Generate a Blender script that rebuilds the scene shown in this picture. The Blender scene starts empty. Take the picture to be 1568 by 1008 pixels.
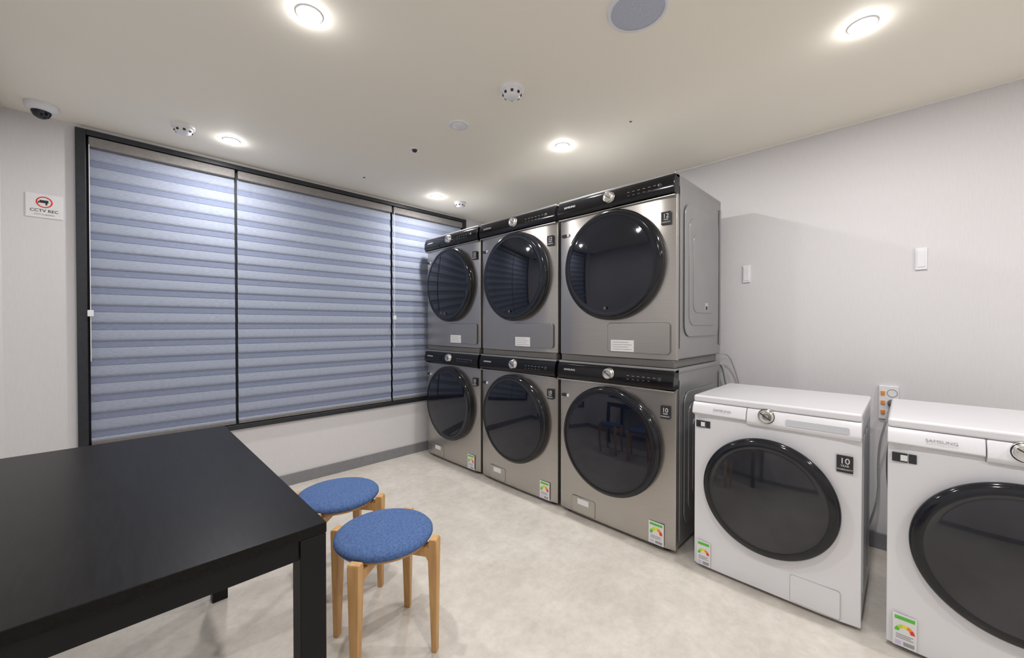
import bpy, bmesh, math, random
from mathutils import Vector, Matrix, Euler
random.seed(3)
scene = bpy.context.scene
COL = scene.collection
R = math.radians

# ------------------------------------------------------------------ materials
def new_mat(name):
    m = bpy.data.materials.new(name); m.use_nodes = True
    nt = m.node_tree; b = nt.nodes["Principled BSDF"]
    return m, nt, b
def mat(name, col, rough=0.5, metal=0.0, coat=0.0, emit=None, estr=0.0, spec=0.5,
        noise=None, bump=None, scale=(1,1,1)):
    m, nt, b = new_mat(name)
    b.inputs['Base Color'].default_value = (*col, 1)
    b.inputs['Roughness'].default_value = rough
    b.inputs['Metallic'].default_value = metal
    b.inputs['Coat Weight'].default_value = coat
    b.inputs['Coat Roughness'].default_value = 0.05
    b.inputs['Specular IOR Level'].default_value = spec
    if emit:
        b.inputs['Emission Color'].default_value = (*emit, 1)
        b.inputs['Emission Strength'].default_value = estr
    tc = nt.nodes.new('ShaderNodeTexCoord'); mp = nt.nodes.new('ShaderNodeMapping')
    mp.inputs['Scale'].default_value = scale
    nt.links.new(tc.outputs['Object'], mp.inputs['Vector'])
    if noise:   # (scale, col2, detail)
        n = nt.nodes.new('ShaderNodeTexNoise'); n.inputs['Scale'].default_value = noise[0]
        n.inputs['Detail'].default_value = noise[2]
        nt.links.new(mp.outputs[0], n.inputs['Vector'])
        r = nt.nodes.new('ShaderNodeValToRGB')
        r.color_ramp.elements[0].position = 0.35; r.color_ramp.elements[1].position = 0.65
        r.color_ramp.elements[0].color = (*col, 1); r.color_ramp.elements[1].color = (*noise[1], 1)
        nt.links.new(n.outputs['Fac'], r.inputs['Fac'])
        nt.links.new(r.outputs['Color'], b.inputs['Base Color'])
    if bump:    # (scale, strength, distance)
        n2 = nt.nodes.new('ShaderNodeTexNoise'); n2.inputs['Scale'].default_value = bump[0]
        n2.inputs['Detail'].default_value = 4
        nt.links.new(mp.outputs[0], n2.inputs['Vector'])
        bp = nt.nodes.new('ShaderNodeBump'); bp.inputs['Strength'].default_value = bump[1]
        bp.inputs['Distance'].default_value = bump[2]
        nt.links.new(n2.outputs['Fac'], bp.inputs['Height'])
        nt.links.new(bp.outputs[0], b.inputs['Normal'])
    return m

M = {}
M['wall'] = mat('wall_linen', (0.685,0.67,0.68), 0.75, noise=(160,(0.705,0.69,0.70),4), bump=(160,0.05,0.001), scale=(1,1,0.12))
M['ceil'] = mat('ceiling_paint', (0.93,0.89,0.78), 0.7, noise=(3,(0.935,0.895,0.79),2))
M['base'] = mat('baseboard_grey', (0.22,0.22,0.235), 0.5, noise=(30,(0.24,0.24,0.255),2))
M['white_trim'] = mat('trim_white', (0.8,0.78,0.74), 0.5, noise=(20,(0.82,0.80,0.76),2))
M['frame'] = mat('window_frame_charcoal', (0.015,0.018,0.023), 0.4, noise=(40,(0.022,0.025,0.031),2))
M['pane'] = mat('window_night_glass', (0.01,0.015,0.03), 0.05, noise=(3,(0.012,0.017,0.035),2))
M['rail'] = mat('blind_headrail', (0.19,0.178,0.17), 0.6, noise=(60,(0.22,0.205,0.195),2))
M['blind_l'] = mat('blind_fabric_light', (0.245,0.28,0.37), 0.85, noise=(40,(0.37,0.405,0.49),6), scale=(1,1,22))
M['blind_d'] = mat('blind_fabric_dark', (0.165,0.195,0.30), 0.85, noise=(40,(0.245,0.28,0.385),6), scale=(1,1,22))
M['blacktable'] = mat('table_black_wood', (0.0035,0.0030,0.0028), 0.32, noise=(14,(0.008,0.007,0.0065),8), bump=(14,0.15,0.0006), scale=(10,1,10), spec=0.16)
M['blackleg'] = mat('table_black_paint', (0.006,0.006,0.0065), 0.45, noise=(10,(0.008,0.008,0.0085),2), spec=0.22)
M['blue'] = mat('stool_blue_felt', (0.050,0.105,0.265), 0.95, noise=(140,(0.095,0.165,0.35),5), bump=(260,0.5,0.002))
M['wood'] = mat('stool_beech', (0.52,0.285,0.105), 0.45, noise=(9,(0.63,0.375,0.155),6), scale=(6,6,0.8))
M['silver'] = mat('machine_inox', (0.44,0.42,0.395), 0.27, 0.9, noise=(50,(0.47,0.45,0.425),3), scale=(1,0.05,8))
M['silver_side'] = mat('machine_side_grey', (0.30,0.30,0.305), 0.30, 0.55, noise=(5,(0.32,0.32,0.325),2))
M['panelblk'] = mat('panel_black_gloss', (0.005,0.005,0.006), 0.12, coat=0.1, noise=(10,(0.007,0.007,0.008),2), spec=0.35)
M['doorblk'] = mat('door_black_gloss', (0.009,0.010,0.013), 0.10, noise=(4,(0.011,0.012,0.016),2), spec=0.4)
M['doorglass'] = mat('door_smoked_glass', (0.005,0.007,0.014), 0.015, coat=0.15, noise=(4,(0.009,0.011,0.021),2), spec=0.5)
M['doorglass_w'] = mat('door_grey_glass', (0.016,0.017,0.021), 0.02, coat=0.2, noise=(4,(0.030,0.031,0.037),2), spec=0.5)
M['chrome'] = mat('chrome', (0.75,0.74,0.72), 0.2, 1.0, noise=(30,(0.8,0.79,0.77),2))
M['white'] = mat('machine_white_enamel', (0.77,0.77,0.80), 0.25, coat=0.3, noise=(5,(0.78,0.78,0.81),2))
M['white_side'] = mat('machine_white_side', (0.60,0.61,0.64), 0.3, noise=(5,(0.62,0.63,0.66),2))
M['whitelt'] = mat('panel_display_grey', (0.52,0.53,0.56), 0.2, noise=(5,(0.54,0.55,0.58),2))
M['seam'] = mat('seam_dark', (0.03,0.03,0.03), 0.6, noise=(5,(0.035,0.035,0.035),2))
M['seam_s'] = mat('seam_grey', (0.12,0.115,0.11), 0.5, noise=(5,(0.13,0.125,0.12),2))
M['seam_w'] = mat('seam_lightgrey', (0.45,0.45,0.47), 0.5, noise=(5,(0.47,0.47,0.49),2))
M['paper'] = mat('label_paper', (0.78,0.78,0.78), 0.6, noise=(50,(0.8,0.8,0.8),2))
M['ink'] = mat('label_ink', (0.02,0.02,0.022), 0.5, noise=(50,(0.025,0.025,0.03),2))
M['greytxt'] = mat('text_grey', (0.33,0.33,0.35), 0.4, noise=(50,(0.36,0.36,0.38),2))
M['lav'] = mat('label_lavender', (0.55,0.5,0.75), 0.6, noise=(300,(0.7,0.68,0.8),2))
M['green'] = mat('label_green', (0.10,0.5,0.06), 0.6, noise=(50,(0.12,0.55,0.08),2))
M['lime'] = mat('label_lime', (0.5,0.75,0.05), 0.6, noise=(50,(0.5,0.77,0.06),2))
M['yellow'] = mat('label_yellow', (0.9,0.75,0.03), 0.6, noise=(50,(0.9,0.77,0.04),2))
M['orange'] = mat('label_orange', (0.9,0.28,0.02), 0.6, noise=(50,(0.9,0.3,0.03),2))
M['red'] = mat('label_red', (0.8,0.03,0.02), 0.6, noise=(50,(0.82,0.04,0.03),2))
M['plast'] = mat('plastic_white', (0.80,0.80,0.83), 0.4, noise=(50,(0.82,0.82,0.85),2))
M['spk'] = mat('speaker_mesh', (0.42,0.45,0.55), 0.6, noise=(400,(0.55,0.58,0.68),2))
M['plug'] = mat('plug_grey', (0.12,0.12,0.12), 0.5, noise=(50,(0.14,0.14,0.14),2))
M['cable'] = mat('cable_grey', (0.35,0.35,0.36), 0.5, noise=(50,(0.4,0.4,0.4),2))
M['lamp'] = mat('lamp_lens', (1,1,1), 0.4, emit=(1.0,0.98,0.97), estr=70)
# floor
def floor_mat():
    m, nt, b = new_mat('floor_stone_vinyl')
    tc = nt.nodes.new('ShaderNodeTexCoord')
    n = nt.nodes.new('ShaderNodeTexNoise'); n.inputs['Scale'].default_value=3.6; n.inputs['Detail'].default_value=12; n.inputs['Roughness'].default_value=0.72
    n2 = nt.nodes.new('ShaderNodeTexNoise'); n2.inputs['Scale'].default_value=22; n2.inputs['Detail'].default_value=8; n2.inputs['Roughness'].default_value=0.7
    for q in (n,n2): nt.links.new(tc.outputs['Object'], q.inputs['Vector'])
    r = nt.nodes.new('ShaderNodeValToRGB')
    r.color_ramp.elements[0].position=0.34; r.color_ramp.elements[0].color=(0.60,0.555,0.495,1)
    r.color_ramp.elements[1].position=0.64; r.color_ramp.elements[1].color=(0.74,0.70,0.635,1)
    mx = nt.nodes.new('ShaderNodeMix'); mx.data_type='RGBA'; mx.blend_type='MULTIPLY'; mx.inputs[0].default_value=0.4
    r2 = nt.nodes.new('ShaderNodeValToRGB')
    r2.color_ramp.elements[0].position=0.3; r2.color_ramp.elements[0].color=(0.70,0.68,0.66,1)
    r2.color_ramp.elements[1].position=0.58; r2.color_ramp.elements[1].color=(1,1,1,1)
    nt.links.new(n.outputs['Fac'], r.inputs['Fac']); nt.links.new(n2.outputs['Fac'], r2.inputs['Fac'])
    nt.links.new(r.outputs['Color'], mx.inputs[6]); nt.links.new(r2.outputs['Color'], mx.inputs[7])
    nt.links.new(mx.outputs[2], b.inputs['Base Color'])
    b.inputs['Roughness'].default_value=0.25; b.inputs['Specular IOR Level'].default_value=0.5
    return m
M['floor'] = floor_mat()

# ------------------------------------------------------------------ mesh helpers
def link(me, name, mats, parent=None, loc=(0,0,0), smooth=False):
    ob = bpy.data.objects.new(name, me); COL.objects.link(ob)
    for k in (mats if isinstance(mats,(list,tuple)) else [mats]): me.materials.append(M[k])
    ob.location = loc
    if parent: ob.parent = parent
    if smooth:
        for p in me.polygons: p.use_smooth = True
    return ob
def bevel(ob, w, seg=3, ang=30):
    md = ob.modifiers.new('bevel','BEVEL'); md.width=w; md.segments=seg; md.limit_method='ANGLE'; md.angle_limit=R(ang)
    md.harden_normals=True
    for p in ob.data.polygons: p.use_smooth=True
def box(name, x0,x1,y0,y1,z0,z1, mt, parent=None, bev=0.0, seg=3):
    x0,x1=sorted((x0,x1)); y0,y1=sorted((y0,y1)); z0,z1=sorted((z0,z1))
    bm = bmesh.new(); bmesh.ops.create_cube(bm, size=1)
    for v in bm.verts:
        v.co = Vector(((x0+x1)/2+v.co.x*(x1-x0),(y0+y1)/2+v.co.y*(y1-y0),(z0+z1)/2+v.co.z*(z1-z0)))
    me = bpy.data.meshes.new(name); bm.to_mesh(me); bm.free()
    ob = link(me,name,mt,parent)
    if bev: bevel(ob,bev,seg)
    return ob
def prism(name, pts, axis, lo, hi, mt, parent=None, bev=0.0, ang=30, seg=3):
    bm = bmesh.new()
    def mk(p,t):
        if axis=='x': return (t,p[0],p[1])
        if axis=='y': return (p[0],t,p[1])
        return (p[0],p[1],t)
    a=[bm.verts.new(mk(p,lo)) for p in pts]; b=[bm.verts.new(mk(p,hi)) for p in pts]
    bm.faces.new(a); bm.faces.new(list(reversed(b)))
    n=len(pts)
    for i in range(n): bm.faces.new((a[i],b[i],b[(i+1)%n],a[(i+1)%n]))
    bmesh.ops.recalc_face_normals(bm, faces=bm.faces)
    me=bpy.data.meshes.new(name); bm.to_mesh(me); bm.free()
    ob=link(me,name,mt,parent)
    if bev: bevel(ob,bev,seg,ang)
    return ob
def rrect(a0,a1,b0,b1,r,n=6):
    pts=[]
    for cx,cy,s in ((a1-r,b1-r,0),(a0+r,b1-r,90),(a0+r,b0+r,180),(a1-r,b0+r,270)):
        for i in range(n+1):
            t=R(s+90*i/n); pts.append((cx+r*math.cos(t),cy+r*math.sin(t)))
    return pts
def lathe(name, prof, axis, center, mt, parent=None, seg=64, close_end=True, midx=None, smooth=True):
    bm=bmesh.new(); rings=[]
    for t,r in prof:
        if r<1e-6:
            co={'x':(t,0,0),'z':(0,0,t),'y':(0,t,0)}[axis]; rings.append([bm.verts.new(co)])
        else:
            ring=[]
            for i in range(seg):
                a=2*math.pi*i/seg; c,s=r*math.cos(a),r*math.sin(a)
                ring.append(bm.verts.new({'x':(t,c,s),'z':(c,s,t),'y':(c,t,s)}[axis]))
            rings.append(ring)
    for k in range(len(rings)-1):
        A,B=rings[k],rings[k+1]; mi=midx[k] if midx else 0
        for i in range(seg):
            j=(i+1)%seg
            if len(A)==1 and len(B)==1: continue
            if len(A)==1: f=bm.faces.new((A[0],B[i],B[j]))
            elif len(B)==1: f=bm.faces.new((A[i],A[j],B[0]))
            else: f=bm.faces.new((A[i],A[j],B[j],B[i]))
            f.material_index=mi
    bmesh.ops.recalc_face_normals(bm, faces=bm.faces)
    me=bpy.data.meshes.new(name); bm.to_mesh(me); bm.free()
    return link(me,name,mt,parent,center,smooth)
def empty(name, loc=(0,0,0), rot=(0,0,0)):
    e=bpy.data.objects.new(name,None); e.empty_display_size=0.1; e.location=loc; e.rotation_euler=rot
    COL.objects.link(e); return e
def text(name, s, size, loc, rot, mt, parent=None, align='LEFT', ext=0.0003, sx=1.0):
    c=bpy.data.curves.new(name,'FONT'); c.body=s; c.size=size; c.extrude=ext; c.align_x=align
    ob=bpy.data.objects.new(name,c); COL.objects.link(ob); c.materials.append(M[mt])
    ob.location=loc; ob.rotation_euler=rot; ob.scale=(sx,1,1)
    if parent: ob.parent=parent
    return ob
def curve(name, pts, rad, mt, parent=None):
    c=bpy.data.curves.new(name,'CURVE'); c.dimensions='3D'; c.bevel_depth=rad; c.bevel_resolution=3
    sp=c.splines.new('NURBS'); sp.points.add(len(pts)-1)
    for i,p in enumerate(pts): sp.points[i].co=(*p,1)
    sp.use_endpoint_u=True; sp.order_u=3
    ob=bpy.data.objects.new(name,c); COL.objects.link(ob); c.materials.append(M[mt])
    if parent: ob.parent=parent
    return ob
FRONT=(R(90),0,R(-90))   # text facing -X

# ------------------------------------------------------------------ room
XR, XL, YW, YB, HC = 2.85, -0.41, 3.22, -2.1, 2.285
WX0,WX1,WZ0,WZ1 = -0.157,2.535,0.475,2.265
T=0.12
box('floor', XL-T,XR+T,YB-T,YW+T,-0.1,0,'floor')
box('ceiling', XL-T,XR+T,YB-T,YW+T,HC,HC+0.1,'ceil')
box('wall_right', XR,XR+T,YB-T,YW+T,0,HC,'wall')
box('wall_left', XL-T,XL,YB-T,YW+T,0,HC,'wall')
box('wall_back', XL,XR,YB-T,YB,0,HC,'wall')
def wall_window():
    bm=bmesh.new()
    for (a,b,c,d) in ((XL,WX0,0,HC),(WX1,XR,0,HC),(WX0,WX1,0,WZ0),(WX0,WX1,WZ1,HC)):
        r=bmesh.ops.create_cube(bm,size=1)
        for v in r['verts']:
            v.co=Vector(((a+b)/2+v.co.x*(b-a), YW+T/2+v.co.y*T, (c+d)/2+v.co.z*(d-c)))
    me=bpy.data.meshes.new('wall_front'); bm.to_mesh(me); bm.free(); link(me,'wall_front','wall')
wall_window()
box('baseboard_front', XL+0.01,XR-0.01,YW-0.010,YW,0.0,0.085,'base',bev=0.003)
box('baseboard_right', XR-0.010,XR,YB+0.01,YW-0.012,0.0,0.085,'base',bev=0.003)
box('baseboard_left', XL,XL+0.010,YB+0.01,YW-0.012,0.0,0.085,'base',bev=0.003)
box('trim_1', XR-0.010,XR,YB,YW,HC-0.010,HC,'white_trim')
box('trim_2', XL,XL+0.010,YB,YW,HC-0.010,HC,'white_trim')

# window : casing (front) + sash/pane (behind the blinds)
FY0,FYM,FY1=YW-0.022,YW+0.048,YW+0.09
box('trim_3',WX0,WX0+0.04,FY0,FYM,WZ0,WZ1,'frame',None,0.003)
box('trim_4',WX1-0.035,WX1,FY0,FYM,WZ0,WZ1,'frame',None,0.003)
box('trim_5',WX0+0.04,WX1-0.035,FY0,FYM,WZ1-0.03,WZ1,'frame',None,0.003)
box('trim_6',WX0+0.04,WX1-0.035,FY0,FYM,WZ0,WZ0+0.032,'frame',None,0.003)
w=empty('window_1',(0,0,0))
box('sash_left',WX0,WX0+0.05,FYM,FY1,WZ0,WZ1,'frame',w,0.003)
box('sash_right',WX1-0.05,WX1,FYM,FY1,WZ0,WZ1,'frame',w,0.003)
box('sash_top',WX0+0.05,WX1-0.05,FYM,FY1,WZ1-0.045,WZ1,'frame',w,0.003)
box('sash_bottom',WX0+0.05,WX1-0.05,FYM,FY1,WZ0,WZ0+0.045,'frame',w,0.003)
box('mullion_1',0.55,0.60,FYM,FY1,WZ0+0.045,WZ1-0.045,'frame',w)
box('mullion_2',1.695,1.745,FYM,FY1,WZ0+0.045,WZ1-0.045,'frame',w)
box('pane',WX0+0.05,WX1-0.05,YW+0.072,YW+0.078,WZ0+0.045,WZ1-0.045,'pane',w)

# zebra roller blinds
def blind(x0,x1):
    e=empty('roller_blind',((x0+x1)/2,YW+0.01,WZ1-0.032))
    hw=(x1-x0)/2
    box('headrail',-hw,hw,-0.028,0.022,-0.058,-0.002,'rail',e,0.006)
    ztop=-0.058; zbot=WZ0+0.055-(WZ1-0.032)
    bm=bmesh.new(); z=ztop; k=0
    rows=[]
    while z>zbot+0.002:
        h=0.066 if k%2==0 else 0.0355
        z2=max(z-h,zbot)
        n=8 if k%2==0 else 2
        for i in range(n+1):
            t=i/n
            zz=z+(z2-z)*t
            yy=(0.003-0.0060*math.sin(math.pi*0.5*min(1,t/0.85))+ (0.0045*((t-0.85)/0.15) if t>0.85 else 0)) if k%2==0 else 0.003-0.002*t
            rows.append((zz,yy,k%2))
        z=z2; k+=1
    last=None
    for (zz,yy,kk) in rows:
        cur=[bm.verts.new((-hw+2*hw*i/2,yy,zz)) for i in range(3)]
        if last:
            for i in range(2):
                f=bm.faces.new((last[0][i],cur[i],cur[i+1],last[0][i+1])); f.material_index=kk if last[1]==kk else 1
        last=(cur,kk)
    me=bpy.data.meshes.new('fabric'); bm.to_mesh(me); bm.free()
    link(me,'fabric',['blind_l','blind_d'],e)
    box('bottom_rail',-hw,hw,-0.012,0.010,zbot-0.020,zbot+0.004,'rail',e,0.004)
    return e
b1=blind(-0.108,0.566); b2=blind(0.582,1.712); b3=blind(1.728,2.492)
for e,sx in ((b1,-0.334),(b3,-0.379)):
    curve('chain',[(sx,-0.034,-0.05),(sx,-0.036,-0.6),(sx,-0.034,-1.25)],0.0018,'plast',e)
    box('chain_tag',sx-0.012,sx+0.012,-0.044,-0.03,-1.0,-0.965,'plast',e,0.002)

# CCTV sign
def sign():
    e=empty('cctv_sign',(-0.268,YW-0.002,1.812))
    box('plate',-0.064,0.064,-0.0015,0.002,-0.062,0.062,'paper',e,0.001)
    lathe('ring',[(-0.0018,0.024),(-0.0024,0.024),(-0.0024,0.029),(-0.0018,0.029)],'y',(0,0,0.020),'red',e,40)
    box('icon_body',-0.016,0.014,-0.0026,-0.0016,0.016,0.030,'ink',e)
    prism('icon_lens',[(-0.016,0.018),(-0.024,0.010),(-0.019,0.026)],'y',-0.0026,-0.0016,'ink',e)
    box('icon_mount',0.004,0.010,-0.0026,-0.0016,0.006,0.016,'ink',e)
    text('caption','CCTV REC',0.021,(0,-0.002,-0.032),(R(90),0,0),'ink',e,'CENTER')
    text('subcaption','CCTV in operation',0.009,(0,-0.002,-0.048),(R(90),0,0),'greytxt',e,'CENTER')
sign()

# ------------------------------------------------------------------ machines
def energy_label(e,y,z,w=0.072,h=0.105):
    x=-0.0035
    box('energy_label',x,0.0,y-w,y,z,z+h,'paper',e)
    box('energy_header',x-0.0006,x,y-w*0.92,y-w*0.08,z+h*0.84,z+h*0.95,'green',e)
    cols=['green','lime','yellow','orange','red']
    bm=bmesh.new(); cy=y-w/2; cz=z+h*0.47; r0,r1=w*0.24,w*0.42
    for k in range(5):
        for i in range(3):
            a0=math.pi*(1-(k*3+i)/15); a1=math.pi*(1-(k*3+i+1)/15)
            vs=[bm.verts.new((x-0.0005,cy-r*math.cos(a),cz+r*math.sin(a))) for r,a in ((r0,a0),(r1,a0),(r1,a1),(r0,a1))]
            f=bm.faces.new(vs); f.material_index=k
    me=bpy.data.meshes.new('energy_arc'); bm.to_mesh(me); bm.free()
    link(me,'energy_arc',cols,e)
    for i in range(3):
        box('energy_text',x-0.0005,x,y-w*(0.86-0.1*(i%2)),y-w*0.14,z+h*(0.36-0.055*i),z+h*(0.385-0.055*i),'greytxt',e)
    box('energy_code',x-0.0005,x,y-w*0.36,y-w*0.1,z+h*0.04,z+h*0.18,'lav',e)
    box('energy_code_2',x-0.0005,x,y-w*0.9,y-w*0.45,z+h*0.05,z+h*0.17,'greytxt',e)

def door(e,cy,cz,r,ring=0.16,glass='doorglass'):
    prof=[(0.002,r*0.97),(-0.012,r*0.985),(-0.024,r),(-0.032,r*0.995),(-0.039,r*0.975),(-0.044,r*(1-ring*0.45)),(-0.047,r*(1-ring)+0.005),
          (-0.0475,r*(1-ring)),(-0.0462,r*(1-ring)-0.003)]
    g=r*(1-ring)-0.003
    mi=[0]*(len(prof)-1)
    for k in range(1,12):
        t=k/12; rr=g*(1-t); prof.append((-0.0462-0.018*(1-(rr/g)**2),rr)); mi.append(1)
    prof.append((-0.0642,0)); mi.append(1)
    return lathe('door',prof,'x',(0,cy,cz),['doorblk',glass],e,96,midx=mi)

def knob(e,x,y,z,r):
    lathe('knob',[(x+0.012,r*1.05),(x-0.006,r*1.05),(x-0.006,r*0.96),(x-0.018,r*0.92),(x-0.021,r*0.84),(x-0.018,r*0.66),(x-0.0185,r*0.3),(x-0.019,0)],
          'x',(0,y,z),['chrome','panelblk'],e,40,midx=[0,1,0,0,0,0,0])
    b=box('knob_pointer',-0.0008,0.001,-r*0.8,r*0.8,-0.0016,0.0016,'ink',e); b.location=(x-0.0205,y,z); b.rotation_euler=(R(35),0,0)

def warranty(e,y,z,txt,w=0.05,h=0.066):
    box('warranty_label',-0.0035,0,y-w,y,z,z+h,'ink',e)
    text('warranty_number',txt,0.032,(-0.0038,y-w/2,z+h*0.52),FRONT,'paper',e,'CENTER')
    text('warranty_word','YEAR',0.011,(-0.0038,y-w/2,z+h*0.34),FRONT,'paper',e,'CENTER')
    text('warranty_word_2','WARRANTY',0.0085,(-0.0038,y-w/2,z+h*0.14),FRONT,'paper',e,'CENTER')

def side_press(e,W,D,H,sgn,mt):
    y=sgn*W/2
    def pl(n,x0,x1,z0,z1,r,d):
        o=prism(n,rrect(x0,x1,z0,z1,r,8),'y',y-sgn*0.002,y+sgn*d,mt,e,0.0028,50,3)
    pl('pressed_panel',0.11,D-0.07,0.12,H-0.13,0.07,0.005)
    pl('pressed_panel_2',0.16,D-0.12,0.18,H-0.20,0.06,0.009)
    pl('pressed_panel_3',0.21,D-0.17,0.25,H-0.28,0.05,0.0125)
    prism('pressed_rib',rrect(D-0.045,D-0.025,0.06,H-0.06,0.009,4),'y',y-sgn*0.002,y+sgn*0.004,mt,e,0.0015,50,2)
    prism('pressed_rib_2',rrect(0.05,0.065,0.06,H-0.06,0.007,4),'y',y-sgn*0.002,y+sgn*0.004,mt,e,0.0015,50,2)

def big_machine(kind,yc,z0,xf=2.0,W=0.745,D=0.70,H=0.96):
    e=empty('washing_machine' if kind=='washer' else 'tumble_dryer',(xf,yc,z0))
    fz=0.022 if kind=='washer' else 0.0
    box('body',0.03,D,-W/2+0.004,W/2-0.004,fz,H-0.004,'silver_side',e,0.012)
    box('top_plate',0.0,D-0.01,-W/2+0.001,W/2-0.001,H-0.03,H,'silver_side',e,0.010)
    n=14; pts=[(0.045,-W/2)]
    for i in range(n+1):
        t=-1+2*i/n
        pts.append((0.006*t*t+0.010*abs(t)**10,t*W/2))
    pts.append((0.045,W/2))
    prism('front_panel',pts,'z',fz,H-0.105,'silver',e,0.004,40)
    prof=[(0.05,H-0.113),(0.004,H-0.113),(-0.014,H-0.106),(-0.020,H-0.085),(-0.019,H-0.05),(-0.008,H-0.018),(0.006,H-0.006),(0.05,H-0.003)]
    prism('control_panel',prof,'y',-W/2+0.001,W/2-0.001,'panelblk',e,0.004,20)
    box('panel_lip',-0.012,0.03,-W/2+0.002,W/2-0.002,H-0.121,H-0.113,'silver',e,0.003)
    box('panel_top_edge',-0.004,0.03,-W/2+0.001,W/2-0.001,H-0.012,H+0.001,'silver_side',e,0.004)
    kz=H-0.052
    knob(e,-0.020,0.0,kz,0.032)
    text('logo','SAMSUNG',0.016,(-0.0215,W/2-0.055,kz-0.004),FRONT,'paper',e,sx=1.15)
    for i in range(6):
        y=-0.12-0.03*i
        box('panel_icon',-0.0212,-0.019,y-0.007,y+0.007,kz-0.002,kz+0.0,'greytxt',e)
        if i<5: box('panel_icon_2',-0.0212,-0.019,y-0.005,y+0.005,kz-0.020,kz-0.0185,'greytxt',e)
    lathe('power_button',[(-0.019,0.011),(-0.022,0.0105),(-0.0225,0)],'x',(0,-W/2+0.075,kz-0.006),'seam',e,24)
    door(e,0.0 if kind=='washer' else -0.01,0.522,0.312,0.085)
    side_press(e,W,D,H,-1,'silver_side'); side_press(e,W,D,H,1,'silver_side')
    warranty(e,-W/2+0.075,0.70,'12' if kind!='washer' else '10')
    box('tag_label',-0.0015,0.010,W/2-0.06,W/2-0.022,0.735,0.752,'ink',e)
    box('tag_code',-0.0028,0.006,W/2-0.078,W/2-0.063,0.735,0.752,'paper',e)
    if kind=='washer':
        prism('filter_flap_seam',rrect(0.10,0.27,0.03,0.130,0.012),'x',-0.0005,0.006,'seam_s',e)
        prism('filter_flap',rrect(0.102,0.268,0.032,0.128,0.011),'x',-0.0018,0.006,'silver',e,0.001,50)
        box('white_label',-0.0035,0,0.145,0.225,0.085,0.118,'paper',e)
        energy_label(e,-0.235,0.03,0.082,0.115)
        for sy in (-1,1):
            for x in (0.06,D-0.06):
                lathe('foot',[(0,0.0),(0,0.026),(0.012,0.026),(0.014,0.014),(0.03,0.014)],'z',(x,sy*(W/2-0.06),0),'seam',e,20)
    else:
        prism('condenser_flap_seam',rrect(-0.345,0.02,0.028,0.195,0.02),'x',0.0,0.008,'seam_s',e)
        prism('condenser_flap',rrect(-0.343,0.018,0.030,0.193,0.019),'x',-0.002,0.008,'silver',e,0.0015,50)
        box('white_label',-0.0045,0,-0.145,-0.005,0.035,0.098,'paper',e)
        for i in range(4): box('label_line',-0.005,-0.004,-0.135+0.02*(i%2),-0.015,0.045+0.013*i,0.048+0.013*i,'greytxt',e)
        box('door_mark',-0.064,-0.058,-0.005,0.007,0.27,0.285,'seam_s',e)
    box('side_latch',0.38,0.425,-W/2-0.0135,-W/2-0.008,0.265,0.31,'chrome',e,0.003)
    box('side_latch_hole',0.385,0.412,-W/2-0.0145,-W/2-0.010,0.268,0.29,'seam',e,0.002)
    return e

for k,yc in enumerate((1.2005,1.968,2.738)):
    big_machine('washer',yc,0.0)
    big_machine('dryer',yc,1.003)
    s=empty('stacking_bracket',(2.0,yc,0.961))
    box('rail_a',0.02,0.66,-0.355,-0.30,0.001,0.041,'seam_s',s,0.003)
    box('rail_b',0.02,0.66,0.30,0.355,0.001,0.041,'seam_s',s,0.003)
    box('front_bar',0.012,0.05,-0.362,0.362,0.001,0.041,'seam_s',s,0.004)

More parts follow.
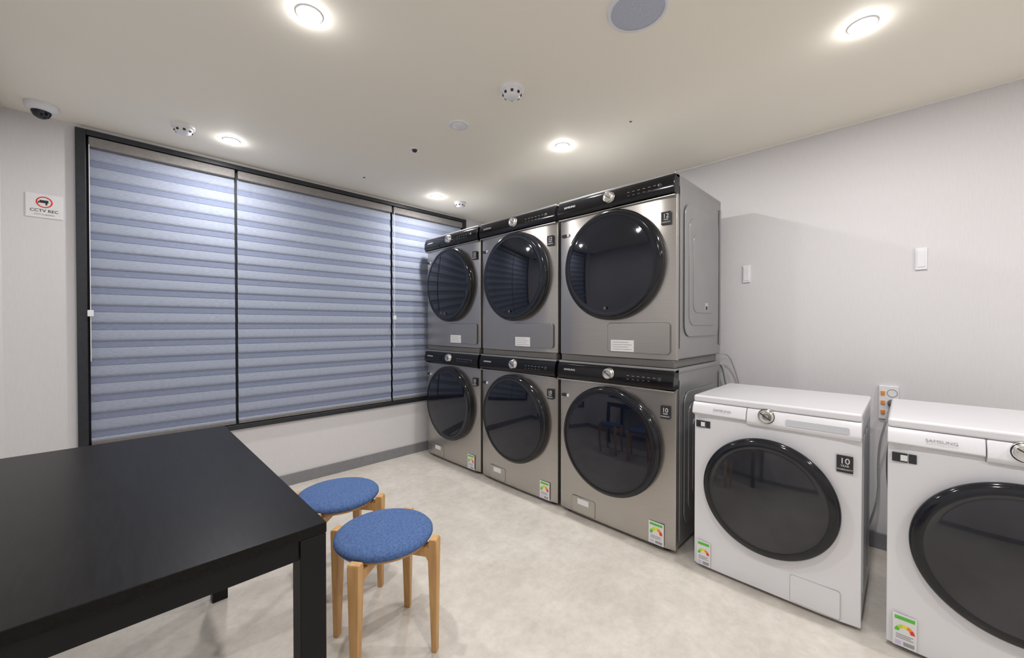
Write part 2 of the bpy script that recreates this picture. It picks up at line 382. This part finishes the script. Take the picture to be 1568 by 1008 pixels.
def white_machine(yc,xf=2.0,W=0.62,D=0.545,H=0.845):
    e=empty('washing_machine',(xf,yc,0))
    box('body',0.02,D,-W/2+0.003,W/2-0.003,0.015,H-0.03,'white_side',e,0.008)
    box('top_plate',-0.004,D+0.005,-W/2,W/2,H-0.032,H,'white',e,0.010,4)
    n=10; pts=[(0.03,-W/2)]
    for i in range(n+1):
        t=-1+2*i/n; pts.append((0.012*abs(t)**6,t*W/2))
    pts.append((0.03,W/2))
    prism('front_panel',pts,'z',0.015,0.752,'white',e,0.004,40)
    seam=W/2-0.232
    prof=[(0.05,0.735),(0.004,0.735),(-0.014,0.742),(-0.022,0.757),(-0.018,0.785),(-0.004,0.812),(0.05,0.815)]
    prism('control_panel',prof,'y',-W/2,seam-0.0012,'white',e,0.004,20)
    profd=[(0.05,0.735),(0.022,0.735),(0.010,0.742),(0.0,0.752),(-0.019,0.757),(-0.022,0.762),(-0.018,0.785),(-0.004,0.812),(0.05,0.815)]
    prism('detergent_drawer',profd,'y',seam+0.0012,W/2,'white',e,0.003,20)
    box('seam_strip',0.0,0.04,seam-0.0015,seam+0.0015,0.737,0.812,'seam_w',e)
    knob(e,-0.0175,0.0,0.790,0.030)
    dsp=prism('display_strip',rrect(-0.275,-0.07,-0.013,0.013,0.006),'x',-0.0015,0.002,'whitelt',e)
    dsp.location=(-0.0205,0,0.776); dsp.rotation_euler=(0,R(10),0)
    text('logo','SAMSUNG',0.0145,(-0.0208,W/2-0.095,0.781),(R(90-8),0,R(-90)),'greytxt',e,sx=1.15)
    door(e,0.0,0.438,0.254,0.13,'doorglass_w')
    warranty(e,-W/2+0.075,0.610,'10')
    box('tag_label',-0.0008,0.004,W/2-0.052,W/2-0.012,0.690,0.722,'ink',e)
    box('tag_code',-0.0014,0.004,W/2-0.052,W/2-0.034,0.695,0.716,'paper',e)
    box('tag_code2',-0.0008,0.004,W/2-0.075,W/2-0.055,0.690,0.722,'ink',e)
    energy_label(e,W/2-0.018,0.022,0.062,0.115)
    prism('filter_flap_seam',rrect(-0.250,-0.085,0.022,0.135,0.01),'x',-0.001,0.004,'seam_w',e)
    prism('filter_flap',rrect(-0.2485,-0.0865,0.0235,0.1335,0.009),'x',-0.0022,0.004,'white',e,0.001,50)
    for sgn in (-1,1):
        y=sgn*W/2
        for i in range(3):
            x=0.09+0.13*i
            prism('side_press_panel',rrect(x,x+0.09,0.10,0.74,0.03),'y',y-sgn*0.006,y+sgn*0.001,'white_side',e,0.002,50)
    for sy in (-1,1):
        for x in (0.06,D-0.06):
            lathe('foot',[(0,0.0),(0,0.022),(0.010,0.022),(0.012,0.012),(0.02,0.012)],'z',(x,sy*(W/2-0.05),0),'seam',e,20)
    return e
white_machine(0.426)
white_machine(-0.264)

# ------------------------------------------------------------------ table
t=empty('dining_table',(0,0,0))
TX0,TX1,TY0,TY1,TZ=-0.400,0.332,0.925,2.13,0.74
box('table_top',TX0,TX1,TY0,TY1,TZ-0.024,TZ,'blacktable',t,0.002)
lg=0.056
for n,(x,y) in enumerate(((TX0,TY0),(TX1-lg,TY0),(TX0,TY1-lg),(TX1-lg,TY1-lg))):
    box('leg_%d'%(n+1),x+0.001,x+lg-0.001,y+0.001,y+lg-0.001,0,TZ-0.0245,'blackleg',t,0.002)
box('apron_front',TX0+lg,TX1-lg,TY0+0.006,TY0+0.026,TZ-0.068,TZ-0.0245,'blackleg',t,0.001)
box('apron_back',TX0+lg,TX1-lg,TY1-0.026,TY1-0.006,TZ-0.068,TZ-0.0245,'blackleg',t,0.001)
box('apron_left',TX0+0.006,TX0+0.026,TY0+lg,TY1-lg,TZ-0.068,TZ-0.0245,'blackleg',t,0.001)
box('apron_right',TX1-0.026,TX1-0.006,TY0+lg,TY1-lg,TZ-0.068,TZ-0.0245,'blackleg',t,0.001)

# ------------------------------------------------------------------ stools
def stool(x,y,rot):
    e=empty('stool',(x,y,0),(0,0,R(rot)))
    lathe('seat_cushion',[(0.398,0.0),(0.398,0.160),(0.401,0.170),(0.409,0.1755),(0.418,0.175),(0.426,0.168),(0.432,0.150),(0.435,0.11),(0.437,0.06),(0.4375,0)],
          'z',(0,0,0),'blue',e,72)
    lathe('seat_board',[(0.386,0.0),(0.386,0.155),(0.389,0.160),(0.3985,0.160),(0.3985,0)],'z',(0,0,0),'wood',e,64)
    for k in range(4):
        pts=[(0.03,0.385),(0.03,0.357),(0.168,0.350),(0.176,0.335),(0.186,0.0),(0.206,0.0),(0.2105,0.405),(0.206,0.414),(0.183,0.414),(0.179,0.405),(0.178,0.385)]
        bm=bmesh.new()
        rr=[]
        for s in (-1,1):
            rr.append([bm.verts.new((p[0],s*(0.0125+0.0085*min(1,p[1]/0.38)),p[1])) for p in pts])
        bm.faces.new(rr[0]); bm.faces.new(list(reversed(rr[1])))
        n=len(pts)
        for i in range(n): bm.faces.new((rr[0][i],rr[1][i],rr[1][(i+1)%n],rr[0][(i+1)%n]))
        bmesh.ops.recalc_face_normals(bm,faces=bm.faces)
        me=bpy.data.meshes.new('leg_%d'%(k+1)); bm.to_mesh(me); bm.free()
        ob=link(me,'leg_%d'%(k+1),'wood',e); bevel(ob,0.003,2)
        ob.rotation_euler=(0,0,R(90*k)); 
    return e
stool(0.697,1.366,35)
stool(0.707,1.828,42)

# ------------------------------------------------------------------ ceiling fixtures
def downlight(x,y):
    e=empty('downlight',(x,y,HC))
    lathe('trim_ring',[(0,0.045),(-0.002,0.0445),(-0.004,0.041),(-0.003,0.037),(0,0.035)],'z',(0,0,0),'plast',e,40)
    lathe('lens',[(0,0.036),(-0.010,0.033),(-0.018,0.022),(-0.021,0)],'z',(0,0,0),'lamp',e,32)
    d=bpy.data.lights.new('bulb','AREA'); d.shape='DISK'; d.size=0.06; d.energy=9.2; d.color=(1.0,0.98,0.97)
    o=bpy.data.objects.new('bulb',d); COL.objects.link(o); o.parent=e; o.location=(0,0,-0.023)
    p=bpy.data.lights.new('glow_fill','POINT'); p.energy=0.12; p.shadow_soft_size=0.022; p.color=(1.0,0.98,0.98)  # extra point light, added to put a glow on the ceiling around the fitting
    o=bpy.data.objects.new('glow_fill',p); COL.objects.link(o); o.parent=e; o.location=(0,0,-0.047)
for x in (0.487,1.937):
    for y in (-1.25,0.122,1.5,2.85):
        downlight(x,y)

def smoke(x,y,r=0.052):
    e=empty('smoke_detector',(x,y,HC))
    lathe('base',[(0,r),(-0.010,r),(-0.014,r*0.94),(-0.016,r*0.8)],'z',(0,0,0),'plast',e,40)
    lathe('head',[(-0.014,r*0.82),(-0.026,r*0.78),(-0.036,r*0.66),(-0.042,r*0.4),(-0.043,0)],'z',(0,0,0),'plast',e,40)
    for i in range(8):
        a=i*math.pi/4
        b=box('vent',r*0.60,r*0.80,-0.006,0.006,-0.034,-0.024,'seam',e,0.001); b.rotation_euler=(0,0,a)
    return e
smoke(0.265,2.835); smoke(1.305,1.305,0.056); smoke(2.18,2.84)

e=empty('ceiling_speaker',(1.288,0.67,HC))
lathe('rim',[(0,0.104),(-0.006,0.103),(-0.009,0.098),(-0.007,0.090)],'z',(0,0,0),'plast',e,64)
lathe('grille',[(-0.006,0.092),(-0.008,0.06),(-0.009,0)],'z',(0,0,0),'spk',e,64)
e=empty('ceiling_vent_cover',(1.333,1.745,HC))
lathe('rim',[(0,0.056),(-0.005,0.055),(-0.008,0.050),(-0.006,0.038)],'z',(0,0,0),'plast',e,48)
lathe('disc',[(-0.006,0.038),(-0.010,0.034),(-0.012,0)],'z',(0,0,0),'plast',e,48)
def sprinkler(x,y,s=1.0):
    e=empty('ceiling_sprinkler',(x,y,HC))
    lathe('escutcheon',[(0,0.030*s),(-0.004,0.029*s),(-0.005,0.016*s)],'z',(0,0,0),'plast',e,32)
    lathe('nozzle',[(-0.004,0.016*s),(-0.014*s,0.014*s),(-0.018*s,0.010*s),(-0.018*s,0)],'z',(0,0,0),'seam',e,24)
sprinkler(1.32,2.18); sprinkler(1.30,2.85,0.5); sprinkler(1.96,1.057,0.4)

e=empty('security_camera',(-0.262,3.06,HC))
lathe('housing',[(0,0.056),(-0.012,0.058),(-0.026,0.054),(-0.034,0.042),(-0.036,0.034)],'z',(0,0,0),'plast',e,48)
lathe('dome',[(-0.030,0.036),(-0.044,0.034),(-0.060,0.026),(-0.069,0.012),(-0.071,0)],'z',(0,0,0),'doorglass',e,40)

# ------------------------------------------------------------------ wall plates & outlet
def plate(y,z,name='wall_switch'):
    e=empty(name,(XR,y,z))
    box('plate',-0.009,0,-0.0215,0.0215,-0.055,0.055,'plast',e,0.003)
    box('rocker',-0.012,-0.007,-0.015,0.015,-0.042,0.042,'plast',e,0.002)
plate(0.726,1.512); plate(-0.05,1.517)
e=empty('power_outlet',(XR,0.063,0.78))
box('plate',-0.014,0,-0.038,0.038,-0.088,0.088,'plast',e,0.004)
for j,zz in enumerate((0.05,0.0,-0.05)):
    box('switch',-0.020,-0.012,0.014,0.030,zz-0.010,zz+0.010,'orange',e,0.002)
lathe('socket_ring',[(-0.013,0.021),(-0.017,0.020),(-0.015,0.017),(-0.010,0.016),(-0.010,0)],'x',(0,-0.014,0.052),'seam_w',e,24)
for j,zz in enumerate((0.0,-0.052)):
    lathe('plug',[(-0.012,0.019),(-0.04,0.018),(-0.055,0.011),(-0.057,0)],'x',(0,-0.014,zz),'cable' if j else 'plug',e,24)
curve('cord',[(-0.05,-0.015,0.0),(-0.09,0.0,-0.05),(-0.06,0.04,-0.25),(-0.04,0.03,-0.55),(-0.08,0.1,-0.74)],0.005,'cable',e)
curve('cord_2',[(-0.05,-0.015,-0.052),(-0.10,-0.01,-0.12),(-0.05,0.01,-0.4),(-0.09,-0.04,-0.72)],0.005,'plug',e)
e=empty('power_cord',(0,0,0))
curve('cord',[(2.705,0.90,0.98),(2.79,0.83,1.03),(2.83,0.78,0.90),(2.83,0.74,0.70),(2.80,0.72,0.55)],0.004,'cable',e)
e2=empty('water_hose',(0,0,0))
curve('hose',[(2.705,0.89,0.90),(2.78,0.86,0.96),(2.80,0.83,0.86),(2.79,0.80,0.6),(2.78,0.80,0.2)],0.010,'cable',e2)

# ------------------------------------------------------------------ world, camera
wd=bpy.data.worlds.new('World'); scene.world=wd; wd.use_nodes=True
wd.node_tree.nodes['Background'].inputs[0].default_value=(0.05,0.06,0.1,1)
wd.node_tree.nodes['Background'].inputs[1].default_value=0.3
cd=bpy.data.cameras.new('camera'); cam=bpy.data.objects.new('camera',cd); COL.objects.link(cam)
cd.sensor_width=36; cd.sensor_fit='HORIZONTAL'; cd.lens=604/1568*36; cd.clip_start=0.02
cam.location=(0,0,1.185); cam.rotation_euler=(R(90-0.57),0,R(-45))
scene.camera=cam
scene.view_settings.view_transform='Standard'
scene.view_settings.look='None'
